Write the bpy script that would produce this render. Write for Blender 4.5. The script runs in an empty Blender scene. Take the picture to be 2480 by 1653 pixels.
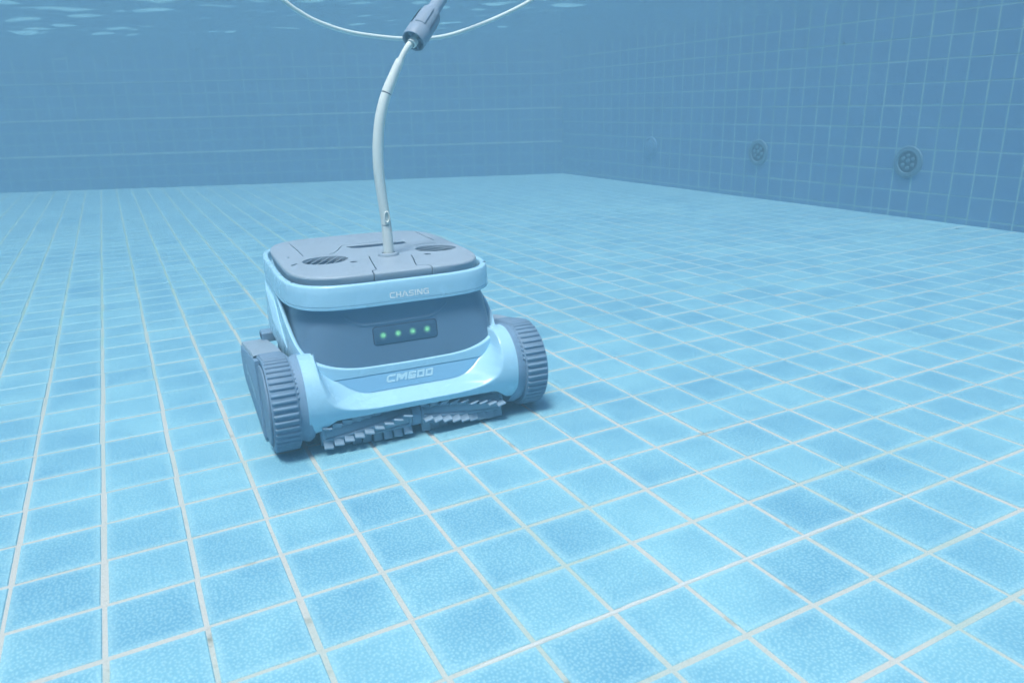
import bpy, bmesh, math, random
import numpy as np
from mathutils import Vector, Matrix

random.seed(7)
rng = np.random.default_rng(7)
S = 0.1                                  # one floor-tile pitch in metres; robot and pool are measured in tile pitches
scene = bpy.context.scene
COL = scene.collection

# ------------------------------------------------------------------ camera
YAW, PITCH, ROLL = 0.4814, 0.3111, -0.0256
CAM = np.array([0.8849, -7.6071, 5.3935])
cy_, sy_, cp_, sp_ = math.cos(YAW), math.sin(YAW), math.cos(PITCH), math.sin(PITCH)
FWD = np.array([sy_ * cp_, cy_ * cp_, -sp_])
_r = np.array([cy_, -sy_, 0.0]); _u = np.cross(_r, FWD)
RIGHT = math.cos(ROLL) * _r + math.sin(ROLL) * _u
UP = -math.sin(ROLL) * _r + math.cos(ROLL) * _u
FPX = 1790.5                              # focal length in pixels of the 2480-wide photograph
cam_data = bpy.data.cameras.new('camera')
cam_data.sensor_width = 36.0
cam_data.lens = 36.0 * FPX / 2480.0
cam_data.clip_start = 0.01
cam_data.clip_end = 200.0
cam_data.dof.use_dof = True
cam_data.dof.focus_distance = 1.3
cam_data.dof.aperture_fstop = 14.0
cam = bpy.data.objects.new('camera', cam_data)
COL.objects.link(cam)
M3 = Matrix((RIGHT, UP, -FWD)).transposed()
cam.matrix_world = Matrix.Translation(Vector(CAM * S)) @ M3.to_4x4()
scene.camera = cam


def project(p):
    """tile coordinates -> photo pixel, depth"""
    d = np.asarray(p, float) - CAM
    z = d @ FWD
    return 1240 + FPX * (d @ RIGHT) / z, 826.5 - FPX * (d @ UP) / z, z


# ------------------------------------------------------------------ sky, sun, exposure
SUN_EL, SUN_AZ = math.radians(72.0), math.radians(228.0)     # azimuth clockwise from +Y
world = bpy.data.worlds.new('World')
scene.world = world
world.use_nodes = True
wn = world.node_tree.nodes
wl = world.node_tree.links
wn.clear()
sky = wn.new('ShaderNodeTexSky')
sky.sky_type = 'NISHITA'
sky.sun_disc = False
sky.sun_elevation = SUN_EL
sky.sun_rotation = SUN_AZ
bg = wn.new('ShaderNodeBackground')
bg.inputs['Strength'].default_value = 0.15
wo = wn.new('ShaderNodeOutputWorld')
wl.new(sky.outputs['Color'], bg.inputs['Color'])
wl.new(bg.outputs['Background'], wo.inputs['Surface'])

sun_data = bpy.data.lights.new('sun', 'SUN')
sun_data.energy = 3.0
sun_data.angle = math.radians(16.0)
sun_data.color = (1.0, 0.96, 0.9)
sun = bpy.data.objects.new('sun', sun_data)
COL.objects.link(sun)
sdir = Vector((math.sin(SUN_AZ) * math.cos(SUN_EL), math.cos(SUN_AZ) * math.cos(SUN_EL), math.sin(SUN_EL)))
sun.rotation_euler = sdir.to_track_quat('Z', 'Y').to_euler()
sun.location = sdir * 20

vs = scene.view_settings
vs.view_transform = 'Standard'
vs.look = 'None'
vs.gamma = 1.0
vs.exposure = 0.84
vs.use_curve_mapping = False
scene.render.engine = 'CYCLES'
cyc = scene.cycles
cyc.use_denoising = True
cyc.use_adaptive_sampling = True
cyc.adaptive_threshold = 0.03
cyc.adaptive_min_samples = 12
cyc.max_bounces = 6
cyc.diffuse_bounces = 3
cyc.glossy_bounces = 4
cyc.transmission_bounces = 4
cyc.volume_bounces = 1
cyc.transparent_max_bounces = 8
cyc.sample_clamp_indirect = 6.0
cyc.caustics_reflective = False
cyc.caustics_refractive = False


# ------------------------------------------------------------------ helpers
def new_mesh(name, verts, faces, smooth=None, scale=S, uvs=None):
    me = bpy.data.meshes.new(name)
    v = np.asarray(verts, float) * scale
    me.from_pydata([tuple(a) for a in v], [], [tuple(int(i) for i in f) for f in faces])
    me.update()
    if smooth is not None:
        me.shade_smooth()
        if smooth < 3.1:
            me.set_sharp_from_angle(angle=smooth)
    return me


def link(name, me, mat=None, parent=None):
    o = bpy.data.objects.new(name, me)
    COL.objects.link(o)
    if mat is not None and me is not None and len(me.materials) == 0:
        me.materials.append(mat)
    if parent is not None:
        o.parent = parent
    return o


def obj(name, verts, faces, mat, parent=None, smooth=0.6):
    return link(name, new_mesh(name, verts, faces, smooth), mat, parent)


def tag(o, label, cat, group=None):
    o['label'] = label
    o['category'] = cat
    if group:
        o['group'] = group
    return o


def empty(name, loc=(0, 0, 0), rz=0.0):
    o = bpy.data.objects.new(name, None)
    o.empty_display_size = 0.05
    o.location = loc
    o.rotation_euler = (0, 0, rz)
    COL.objects.link(o)
    return o


def grid_faces(nr, nc, closed=False, flip=False):
    f = []
    for r in range(nr - 1):
        for c in range(nc if closed else nc - 1):
            a, b = r * nc + c, r * nc + (c + 1) % nc
            d, e = (r + 1) * nc + c, (r + 1) * nc + (c + 1) % nc
            f.append((a, d, e, b) if flip else (a, b, e, d))
    return f


def bev_box(sx, sy, sz, bev, seg=1):
    bm = bmesh.new()
    bmesh.ops.create_cube(bm, size=1.0)
    for v in bm.verts:
        v.co = Vector((v.co.x * sx, v.co.y * sy, v.co.z * sz))
    if bev > 0:
        bmesh.ops.bevel(bm, geom=bm.edges[:], offset=bev, segments=seg, affect='EDGES', profile=0.5)
    vs_ = [tuple(v.co) for v in bm.verts]
    fs_ = [tuple(v.index for v in f.verts) for f in bm.faces]
    bm.free()
    return np.array(vs_), fs_


def sweep(pts, radii, n=14, caps=True):
    """round tube along a polyline with one radius per point"""
    P = np.asarray(pts, float)
    V, F = [], []
    T = np.gradient(P, axis=0)
    T /= np.linalg.norm(T, axis=1)[:, None]
    ref = np.array([0.0, 1.0, 0.0])
    if abs(T[0] @ ref) > 0.9:
        ref = np.array([1.0, 0, 0])
    nrm = ref - (ref @ T[0]) * T[0]
    nrm /= np.linalg.norm(nrm)
    for i in range(len(P)):
        nrm = nrm - (nrm @ T[i]) * T[i]
        nrm /= np.linalg.norm(nrm)
        bi = np.cross(T[i], nrm)
        for k in range(n):
            a = 2 * math.pi * k / n
            V.append(P[i] + radii[i] * (math.cos(a) * nrm + math.sin(a) * bi))
    F = grid_faces(len(P), n, closed=True)
    if caps:
        F.append(tuple(range(n))[::-1])
        F.append(tuple((len(P) - 1) * n + k for k in range(n)))
    return np.array(V), F


def smooth_path(pts, n):
    """Catmull-Rom resampling of a polyline"""
    P = np.asarray(pts, float)
    P = np.vstack([2 * P[0] - P[1], P, 2 * P[-1] - P[-2]])
    out = []
    m = len(P) - 3
    for t in np.linspace(0, m - 1e-6, n):
        i = int(t)
        u = t - i
        a, b, c, d = P[i], P[i + 1], P[i + 2], P[i + 3]
        out.append(0.5 * (2 * b + (c - a) * u + (2 * a - 5 * b + 4 * c - d) * u * u + (3 * b - a - 3 * c + d) * u ** 3))
    return np.array(out)


def lathe(profile, n=32, axis='z'):
    V = []
    for r, h in profile:
        for k in range(n):
            a = 2 * math.pi * k / n
            V.append((r * math.cos(a), r * math.sin(a), h))
    V = np.array(V)
    F = grid_faces(len(profile), n, closed=True)
    if axis == 'x':
        V = V[:, [2, 0, 1]]
    return V, F


# ------------------------------------------------------------------ materials
def mat_new(name):
    m = bpy.data.materials.new(name)
    m.use_nodes = True
    nt = m.node_tree
    b = nt.nodes['Principled BSDF']
    return m, nt, b


def N(nt, kind, **kw):
    n = nt.nodes.new(kind)
    for k, v in kw.items():
        setattr(n, k, v)
    return n


def mixc(nt, fac, a, b, blend='MIX'):
    n = N(nt, 'ShaderNodeMix', data_type='RGBA', blend_type=blend)
    for sock, v in ((n.inputs[0], fac), (n.inputs[6], a), (n.inputs[7], b)):
        if isinstance(v, (int, float)):
            sock.default_value = v
        elif isinstance(v, tuple):
            sock.default_value = v if len(v) == 4 else (*v, 1.0)
        else:
            nt.links.new(v, sock)
    return n.outputs[2]


def math_(nt, op, a, b=None, c=None, clamp=False):
    n = N(nt, 'ShaderNodeMath', operation=op)
    n.use_clamp = clamp
    for s, v in zip(n.inputs, (a, b, c)):
        if v is None:
            continue
        if isinstance(v, (int, float)):
            s.default_value = v
        else:
            nt.links.new(v, s)
    return n.outputs[0]


def ramp(nt, fac, lo, hi, a=0.0, b=1.0):
    n = N(nt, 'ShaderNodeMapRange', interpolation_type='SMOOTHSTEP')
    n.inputs['From Min'].default_value = lo
    n.inputs['From Max'].default_value = hi
    n.inputs['To Min'].default_value = a
    n.inputs['To Max'].default_value = b
    nt.links.new(fac, n.inputs['Value'])
    return n.outputs['Result']


def tex_pos(nt):
    return N(nt, 'ShaderNodeNewGeometry').outputs['Position']


def noise(nt, vec, scale, detail=3.0, rough=0.55):
    n = N(nt, 'ShaderNodeTexNoise')
    n.inputs['Scale'].default_value = scale
    n.inputs['Detail'].default_value = detail
    n.inputs['Roughness'].default_value = rough
    nt.links.new(vec, n.inputs['Vector'])
    return n


def bump(nt, b, height, strength, dist):
    n = N(nt, 'ShaderNodeBump')
    n.inputs['Strength'].default_value = strength
    n.inputs['Distance'].default_value = dist
    nt.links.new(height, n.inputs['Height'])
    nt.links.new(n.outputs['Normal'], b.inputs['Normal'])
    return n


def tile_material(name, c_lo, c_hi, c_edge, cell, bump_s, edge_glow=0.65):
    m, nt, b = mat_new(name)
    pos = tex_pos(nt)
    uv = N(nt, 'ShaderNodeUVMap', uv_map='tile').outputs['UV']
    sep = N(nt, 'ShaderNodeSeparateXYZ')
    nt.links.new(uv, sep.inputs[0])
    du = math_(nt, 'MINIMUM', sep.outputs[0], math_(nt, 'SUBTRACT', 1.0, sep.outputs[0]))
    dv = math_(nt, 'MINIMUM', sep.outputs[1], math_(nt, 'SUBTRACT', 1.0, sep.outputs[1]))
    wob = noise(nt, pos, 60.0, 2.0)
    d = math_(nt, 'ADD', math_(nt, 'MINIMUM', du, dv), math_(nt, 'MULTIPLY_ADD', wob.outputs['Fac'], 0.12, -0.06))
    edge = ramp(nt, d, -0.01, 0.14, 1.0, 0.0)  # lighter rim painted into the tile colour as a glow along the joints
    rnd = N(nt, 'ShaderNodeAttribute', attribute_name='tile_rand').outputs['Fac']
    orn = N(nt, 'ShaderNodeObjectInfo').outputs['Random']
    r1 = math_(nt, 'FRACT', math_(nt, 'ADD', rnd, orn))
    blot = noise(nt, pos, 9.0, 3.0)
    light_patch = noise(nt, pos, 2.2, 2.0)  # broad tone variation painted in for soft patches of light
    peak = None
    if cell:
        vor = N(nt, 'ShaderNodeTexVoronoi', feature='SMOOTH_F1', voronoi_dimensions='2D')
        vor.inputs['Scale'].default_value = cell
        vor.inputs['Smoothness'].default_value = 0.35
        vor.inputs['Randomness'].default_value = 0.85
        nt.links.new(pos, vor.inputs['Vector'])
        peak = ramp(nt, vor.outputs['Distance'], 0.04, 0.46, 1.0, 0.0)
    f = math_(nt, 'MULTIPLY_ADD', r1, 0.32, math_(nt, 'MULTIPLY_ADD', blot.outputs['Fac'], 1.1, -0.25))
    f = math_(nt, 'ADD', f, math_(nt, 'MULTIPLY_ADD', light_patch.outputs['Fac'], 1.2, -0.60), clamp=True)
    col = mixc(nt, f, c_lo, c_hi)
    if cell:
        col = mixc(nt, math_(nt, 'MULTIPLY', math_(nt, 'MULTIPLY', peak, ramp(nt, blot.outputs['Fac'], 0.25, 0.75, 0.5, 0.85)), 0.8), col, c_edge)
    col = mixc(nt, math_(nt, 'MULTIPLY', edge, edge_glow), col, c_edge)
    nt.links.new(col, b.inputs['Base Color'])
    b.inputs['Roughness'].default_value = 0.42
    b.inputs['IOR'].default_value = 1.25
    if cell:
        bump(nt, b, peak, bump_s, 0.0006)
    return m


def grout_material(name, base, dark, green, gfac, algae=False):
    m, nt, b = mat_new(name)
    pos = tex_pos(nt)
    n1 = noise(nt, pos, 14.0, 4.0, 0.65)
    n2 = noise(nt, pos, 3.0, 2.0)
    n3 = noise(nt, pos, 220.0, 2.0)
    col = mixc(nt, ramp(nt, n1.outputs['Fac'], 0.60, 0.80), base, dark)
    g_ = math_(nt, 'MULTIPLY', ramp(nt, n2.outputs['Fac'], 0.45, 0.7), gfac)
    if algae:
        # algae film has grown in the joints of the quieter end of the pool
        sp_ = N(nt, 'ShaderNodeSeparateXYZ')
        nt.links.new(pos, sp_.inputs[0])
        reach = math_(nt, 'MULTIPLY_ADD', sp_.outputs[0], -0.55, sp_.outputs[1])
        g_ = math_(nt, 'ADD', g_, math_(nt, 'MULTIPLY', ramp(nt, reach, 0.35, 2.0), ramp(nt, n1.outputs['Fac'], 0.25, 0.6, 0.45, 0.95)), clamp=True)
    col = mixc(nt, g_, col, green)
    col = mixc(nt, math_(nt, 'MULTIPLY', ramp(nt, n3.outputs['Fac'], 0.5, 0.8), 0.25), col, dark)
    nt.links.new(col, b.inputs['Base Color'])
    b.inputs['Roughness'].default_value = 0.9
    b.inputs['IOR'].default_value = 1.15
    bump(nt, b, n3.outputs['Fac'], 0.5, 0.0008)
    return m


def plastic(name, col, rough=0.42, grain=0.25, var=0.06, wear=0.0, wear_col=(0.5, 0.55, 0.55), ior=1.3):
    m, nt, b = mat_new(name)
    tc = N(nt, 'ShaderNodeTexCoord').outputs['Object']
    n1 = noise(nt, tc, 18.0, 4.0)
    n2 = noise(nt, tc, 900.0, 2.0)
    lo = tuple(c * (1 - var) for c in col)
    hi = tuple(min(1, c * (1 + var)) for c in col)
    c = mixc(nt, n1.outputs['Fac'], lo, hi)
    if wear > 0:
        n3 = noise(nt, tc, 260.0, 3.0)
        c = mixc(nt, math_(nt, 'MULTIPLY', ramp(nt, n3.outputs['Fac'], 0.60, 0.78), wear), c, wear_col)
    nt.links.new(c, b.inputs['Base Color'])
    nt.links.new(math_(nt, 'MULTIPLY_ADD', n1.outputs['Fac'], 0.16, rough - 0.08), b.inputs['Roughness'])
    b.inputs['IOR'].default_value = ior
    bump(nt, b, n2.outputs['Fac'], grain, 0.0003)
    return m


M = {}
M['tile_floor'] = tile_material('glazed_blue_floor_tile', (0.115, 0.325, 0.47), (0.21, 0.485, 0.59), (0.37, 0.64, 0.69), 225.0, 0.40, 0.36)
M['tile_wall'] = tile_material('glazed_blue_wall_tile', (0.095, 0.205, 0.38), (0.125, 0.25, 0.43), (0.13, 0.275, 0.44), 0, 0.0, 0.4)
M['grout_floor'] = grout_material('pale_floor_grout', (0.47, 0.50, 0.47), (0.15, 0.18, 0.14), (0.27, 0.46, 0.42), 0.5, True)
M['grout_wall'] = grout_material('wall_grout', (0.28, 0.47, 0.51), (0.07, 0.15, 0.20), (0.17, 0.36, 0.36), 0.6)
M['grout_hazed'] = grout_material('hazed_far_wall_grout', (0.215, 0.385, 0.455), (0.10, 0.20, 0.30), (0.205, 0.395, 0.435), 0.6)  # joints toned toward the tile colour to imitate haze at the far end
M['course'] = plastic('course_grout', (0.30, 0.49, 0.55), 0.8, 0.2, 0.12)
M['basin'] = grout_material('basin_render', (0.10, 0.22, 0.37), (0.08, 0.19, 0.32), (0.10, 0.23, 0.36), 0.3)
M['bead'] = plastic('white_sealant', (0.52, 0.57, 0.56), 0.45, 0.1)
M['shell'] = plastic('pale_blue_plastic', (0.34, 0.62, 0.79), 0.27, 0.08, 0.03, 0.10, (0.25, 0.5, 0.65), ior=1.45)
M['badge'] = plastic('mid_blue_plastic', (0.20, 0.44, 0.65), 0.45, 0.15, 0.03)
M['panel'] = plastic('slate_blue_plastic', (0.105, 0.195, 0.30), 0.36, 0.35, 0.08, 0.2, (0.16, 0.28, 0.4), ior=1.4)
M['lid'] = plastic('grey_lid_plastic', (0.29, 0.38, 0.46), 0.38, 0.35, 0.07, 0.2, (0.4, 0.48, 0.55))
M['rubber'] = plastic('blue_grey_rubber', (0.15, 0.25, 0.36), 0.55, 0.5, 0.08, 0.15, (0.22, 0.33, 0.42))
M['chassis'] = plastic('chassis_plastic', (0.17, 0.29, 0.42), 0.55, 0.4, 0.08)
M['dark'] = plastic('dark_plastic_and_shade', (0.025, 0.045, 0.085), 0.6, 0.2)  # dark plastic; also painted shade inside the lid's holes, slot and vents
M['brush'] = plastic('brush_rubber', (0.22, 0.34, 0.45), 0.6, 0.4, 0.10, 0.2, (0.25, 0.36, 0.44))
M['window'] = plastic('display_window', (0.055, 0.12, 0.20), 0.22, 0.03)
M['print'] = plastic('pale_print', (0.82, 0.90, 0.92), 0.5, 0.05)
M['print_soft'] = plastic('soft_print', (0.42, 0.68, 0.80), 0.5, 0.05)
M['hose'] = plastic('white_hose_rubber', (0.66, 0.76, 0.74), 0.5, 0.4, 0.06, 0.35, (0.38, 0.47, 0.46))
M['cable'] = plastic('white_cable', (0.58, 0.72, 0.72), 0.45, 0.2, 0.05)
M['connector'] = plastic('grey_connector', (0.24, 0.33, 0.43), 0.45, 0.4, 0.06, 0.12, (0.32, 0.4, 0.48))
M['steel'] = plastic('fitting_plastic', (0.09, 0.18, 0.26), 0.5, 0.3, 0.1)
M['fitting_dark'] = plastic('fitting_dark', (0.012, 0.03, 0.06), 0.6, 0.3, 0.1)
M['debris'] = plastic('dark_debris', (0.03, 0.04, 0.04), 0.8, 0.6, 0.2)


def led_material():
    m, nt, b = mat_new('green_led')
    tc = N(nt, 'ShaderNodeTexCoord').outputs['Object']
    ln = N(nt, 'ShaderNodeVectorMath', operation='LENGTH')
    nt.links.new(tc, ln.inputs[0])
    g = ramp(nt, ln.outputs['Value'], 0.0, 0.0088, 1.0, 0.0)
    g2 = math_(nt, 'POWER', g, 1.6)
    b.inputs['Base Color'].default_value = (0.055, 0.12, 0.20, 1)
    b.inputs['Roughness'].default_value = 0.25
    b.inputs['IOR'].default_value = 1.3
    nt.links.new(mixc(nt, g2, (0.0, 0.0, 0.0), (0.16, 0.56, 0.20)), b.inputs['Emission Color'])
    b.inputs['Emission Strength'].default_value = 0.85
    return m


M['led'] = led_material()

# ------------------------------------------------------------------ water volume (the pool water's own haze) and water surface
WATER_Z = 9.15
WAVE = 0.0044
POOL_X0, POOL_X1, POOL_Y0 = -26.0, 32.5, -22.0
FA, FB = np.array([-6.63, 59.19]), np.array([33.67, 43.05])      # far wall line
FDIR = (FB - FA) / np.linalg.norm(FB - FA)
FNRM = np.array([-FDIR[1], FDIR[0]])                              # points out of the pool (away from the camera)


def far_y(x):
    return FA[1] + (x - FA[0]) * FDIR[1] / FDIR[0]


m, nt, b = mat_new('water_surface')
nt.nodes.remove(b)
fr = N(nt, 'ShaderNodeFresnel')
fr.inputs['IOR'].default_value = 1.333
tr = N(nt, 'ShaderNodeBsdfTransparent')
gl = N(nt, 'ShaderNodeBsdfGlossy')
gl.inputs['Roughness'].default_value = 0.13
gl.inputs['Color'].default_value = (0.96, 0.98, 0.98, 1)
mx = N(nt, 'ShaderNodeMixShader')
nt.links.new(fr.outputs['Fac'], mx.inputs['Fac'])
nt.links.new(tr.outputs[0], mx.inputs[1])
nt.links.new(gl.outputs[0], mx.inputs[2])
nt.links.new(mx.outputs[0], nt.nodes['Material Output'].inputs['Surface'])
M['water'] = m

nx, ny = 420, 640
gx, gt = np.meshgrid(np.linspace(POOL_X0, POOL_X1, nx), np.linspace(0, 1, ny))
gy = POOL_Y0 + (FA[1] + (gx - FA[0]) * FDIR[1] / FDIR[0] - POOL_Y0) * gt
gz = np.zeros_like(gx)
wr = np.random.default_rng(21)
for k in range(34):
    lam = 0.65 * (5.0 ** wr.random())                 # wavelengths 9 cm .. 80 cm
    th = wr.normal(0.9, 0.9)
    kx, ky = 2 * math.pi / lam * math.cos(th), 2 * math.pi / lam * math.sin(th)
    gz += WAVE * lam ** 1.15 * np.sin(kx * gx + ky * gy + wr.random() * 6.3 + 0.9 * np.sin(0.23 * gx + 0.17 * gy + k))
env = 0.8 + 0.2 * np.sin(0.19 * gx + 0.11 * gy + 1.0) * np.sin(0.13 * gx - 0.21 * gy)
gz = WATER_Z + gz * env
# drip rings spreading on the surface
for (rx, ry, rr) in ((3.5, 26.0, 1.2), (9.0, 30.0, 1.6), (17.0, 27.0, 1.0), (-1.0, 36.0, 1.5), (12.5, 21.0, 0.9)):
    d = np.hypot(gx - rx, gy - ry)
    gz += 0.010 * np.sin(2 * math.pi * (d - rr) / 0.8) * np.exp(-((d - rr) / 0.55) ** 2)
V = np.stack([gx, gy, gz], 2).reshape(-1, 3)
water = obj('water', V, grid_faces(ny, nx), M['water'], None, 3.14)
water['kind'] = 'structure'

HZ = [(-32, -28, -10), (40, -28, -10), (40, 82, -10), (-32, 82, -10), (-32, -28, 9.62), (40, -28, 9.62), (40, 82, 9.62), (-32, 82, 9.62)]
HF = [(3, 2, 1, 0), (4, 5, 6, 7), (0, 1, 5, 4), (1, 2, 6, 5), (2, 3, 7, 6), (3, 0, 4, 7)]
m = bpy.data.materials.new('pool_water_volume')
m.use_nodes = True
m.node_tree.nodes.clear()
mo = m.node_tree.nodes.new('ShaderNodeOutputMaterial')
pv = m.node_tree.nodes.new('ShaderNodeVolumePrincipled')
pv.inputs['Color'].default_value = (0.21, 0.40, 0.525, 1)
pv.inputs['Density'].default_value = 0.20
pv.inputs['Absorption Color'].default_value = (0.0, 0.0, 0.0, 1)
pv.inputs['Anisotropy'].default_value = 0.0
m.node_tree.links.new(pv.outputs[0], mo.inputs['Volume'])
haze = link('haze', new_mesh('haze', HZ, HF), m)
haze['kind'] = 'stuff'

# ------------------------------------------------------------------ pool: floor, walls, tiles
TILE_H = 0.014                            # tile body above the grout, in pitches


def tile_geo(w, h, bev=0.012, t=TILE_H):
    """glazed tile in its own plane: top quad, rounded rim, sides; 18 triangles; uv runs 0..1"""
    a, c = w / 2, h / 2
    rings = [(a, c, -0.06), (a, c, t - bev), (a - bev, c - bev, t)]
    V, F = [], []
    for (x, y, z) in rings:
        V += [(-x, -y, z), (x, -y, z), (x, y, z), (-x, y, z)]
    for r in range(2):
        for k in range(4):
            F.append((r * 4 + k, r * 4 + (k + 1) % 4, (r + 1) * 4 + (k + 1) % 4, (r + 1) * 4 + k))
    F.append((8, 9, 10, 11))
    return np.array(V), F


def set_tile_uv(me, uv, rnd=None):
    lay = me.uv_layers.new(name='tile')
    idx = np.empty(len(me.loops), dtype=np.int32)
    me.loops.foreach_get('vertex_index', idx)
    lay.data.foreach_set('uv', np.asarray(uv, np.float32)[idx].ravel())
    at = me.attributes.new('tile_rand', 'FLOAT', 'POINT')
    at.data.foreach_set('value', np.asarray(rnd if rnd is not None else np.zeros(len(me.vertices)), np.float32))


def lay_tiles(parent, cells, w, h, frame, mat, name='tile', keep=300, th=TILE_H):
    """cells: list of (u, v) tile centres in the plane; frame(u, v, n) -> 3-D point (pitches).
    The tiles that show largest become objects of their own, the rest one joined part."""
    V0, F0 = tile_geo(w, h, th * 0.85, th)
    uv0 = np.stack([V0[:, 0] / w + 0.5, V0[:, 1] / h + 0.5], 1)
    scored = []
    for (u, v) in cells:
        quad = [project(frame(u + du * w / 2, v + dv * h / 2, TILE_H)) for du, dv in ((-1, -1), (1, -1), (1, 1), (-1, 1))]
        area = 0.0
        if all(q[2] > 0.5 for q in quad):
            cx_, cy2 = sum(q[0] for q in quad) / 4, sum(q[1] for q in quad) / 4
            if -20 < cx_ < 2500 and -20 < cy2 < 1673:
                for k in range(4):
                    a, b_ = quad[k], quad[(k + 1) % 4]
                    area += a[0] * b_[1] - b_[0] * a[1]
                area = abs(area) / 2
                if HIDE(cx_, cy2):
                    area *= 0.01
        scored.append((area, u, v))
    scored.sort(key=lambda t: -t[0])
    me = new_mesh(name, V0, F0)
    set_tile_uv(me, uv0)
    me.materials.append(mat)
    p0, pu, pv_, pn = (np.array(frame(*a)) for a in ((0, 0, 0), (1, 0, 0), (0, 1, 0), (0, 0, 1)))
    rot = Matrix([pu - p0, pv_ - p0, pn - p0]).transposed()
    VV, FF, UU, RR = [], [], [], []
    for k, (area, u, v) in enumerate(scored):
        ang = rng.normal(0, 0.004)
        s1, s2 = 1 + rng.normal(0, 0.006), 1 + rng.normal(0, 0.006)
        du, dv, dn = rng.normal(0, 0.006), rng.normal(0, 0.006), rng.normal(0, 0.0022)
        if k < keep and area > 0:
            o = link(name, me, None, parent)
            loc = np.array(frame(u + du, v + dv, dn)) * S
            o.matrix_local = Matrix.Translation(Vector(loc)) @ (rot @ Matrix.Rotation(ang, 3, 'Z') @ Matrix.Diagonal((s1, s2, 1))).to_4x4()
        else:
            ca, sa = math.cos(ang), math.sin(ang)
            X = V0 * np.array([s1, s2, 1])
            X = np.stack([ca * X[:, 0] - sa * X[:, 1], sa * X[:, 0] + ca * X[:, 1], X[:, 2]], 1)
            X = p0 + np.outer(X[:, 0] + u + du, pu - p0) + np.outer(X[:, 1] + v + dv, pv_ - p0) + np.outer(X[:, 2] + dn, pn - p0)
            base = len(VV) * len(V0)
            VV.append(X)
            FF += [tuple(i + base for i in f) for f in F0]
            UU.append(uv0)
            RR.append(np.full(len(V0), rng.random()))
    if VV:
        me2 = new_mesh(name + '_field', np.vstack(VV), FF)
        set_tile_uv(me2, np.vstack(UU), np.concatenate(RR))
        me2.materials.append(mat)
        o = link(name + '_field', me2, None, parent)
        o['kind'] = 'stuff'


def HIDE(x, y):
    return 640 < x < 1290 and 620 < y < 1060 and not (x > 1200 and y < 760)


# floor slab (its top is the grout)
slab = [(-26, -22, 0), (34.5, -22, 0), (34.5, far_y(34.5) + 1, 0), (-26, far_y(-26) + 1, 0)]
slab = [(x, y, -0.001) for x, y, _ in slab] + [(x, y, -1.0) for x, y, _ in slab]
floor = obj('pool_floor', slab, [(0, 1, 2, 3), (7, 6, 5, 4), (0, 4, 5, 1), (1, 5, 6, 2), (2, 6, 7, 3), (3, 7, 4, 0)], M['grout_floor'], None, None)
floor['kind'] = 'structure'
cells = []
for i in range(-26, 33):
    for j in range(-22, 68):
        u, v = i + 0.5, j + 0.5
        if v < far_y(u) + 0.9 and u < 32.9:
            cells.append((u, v))
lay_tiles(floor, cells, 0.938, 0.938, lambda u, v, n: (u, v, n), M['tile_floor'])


# hardened white sealant bead lying in one of the joints
def bead(pts, r):
    n = 90
    P = smooth_path([(x, y, TILE_H - 0.020) for x, y in pts], n)
    P[:, 1] += np.array([0.004 * math.sin(7.3 * t) + 0.003 * math.sin(17 * t) for t in P[:, 0]])
    rad = [r * (0.85 + 0.3 * abs(math.sin(3.1 * k / 9.0))) * min(1, 0.25 + min(k, n - 1 - k) / 12) for k in range(n)]
    V, F = sweep(P, rad, 8)
    return obj('sealant_bead', V, F, M['bead'], floor, 1.0)


bead([(3.2, -2.01), (5, -2.0), (7.5, -1.99), (10.45, -2.0)], 0.027)


def wall_body(name, line0, line1, nrm, top, label, gmat='grout_wall'):
    """plain wall slab whose pool face is the grout; line0/line1 in pitches, nrm points out of the pool"""
    q = [(line0[0], line0[1]), (line1[0], line1[1])]
    t = 2.2
    back = [(p[0] + nrm[0] * t, p[1] + nrm[1] * t) for p in q]
    ring = [q[0], q[1], back[1], back[0]]
    V = [(x, y, -0.9) for x, y in ring] + [(x, y, top) for x, y in ring]
    F = [(0, 1, 5, 4), (1, 2, 6, 5), (2, 3, 7, 6), (3, 0, 4, 7), (4, 5, 6, 7), (3, 2, 1, 0)]
    o = obj(name, V, F, M[gmat], None, None)
    tag(o, label, 'wall')
    o['kind'] = 'thing'
    return o


TOP = 9.5
# right-hand wall
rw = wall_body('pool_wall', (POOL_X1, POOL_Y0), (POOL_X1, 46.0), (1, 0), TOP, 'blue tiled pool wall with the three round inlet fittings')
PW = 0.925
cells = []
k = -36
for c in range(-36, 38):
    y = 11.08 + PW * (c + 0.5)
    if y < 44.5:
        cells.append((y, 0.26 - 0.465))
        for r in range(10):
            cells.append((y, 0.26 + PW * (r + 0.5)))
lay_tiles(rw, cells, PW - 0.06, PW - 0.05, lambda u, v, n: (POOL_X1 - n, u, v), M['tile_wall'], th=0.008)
# far wall, at an angle to the tile grid
fw = wall_body('pool_wall', tuple(FA - FDIR * 21.5), tuple(FB + FDIR * 1.0), FNRM, TOP, 'hazy blue tiled pool wall at the far end', 'grout_hazed')
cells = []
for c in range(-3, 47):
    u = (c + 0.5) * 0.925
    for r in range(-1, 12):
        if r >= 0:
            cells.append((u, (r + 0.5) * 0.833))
lay_tiles(fw, cells, 0.925 - 0.045, 0.833 - 0.045, lambda u, v, n: (FA[0] + FDIR[0] * u - FNRM[0] * n, FA[1] + FDIR[1] * u - FNRM[1] * n, v), M['tile_wall'], th=0.008)
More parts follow.
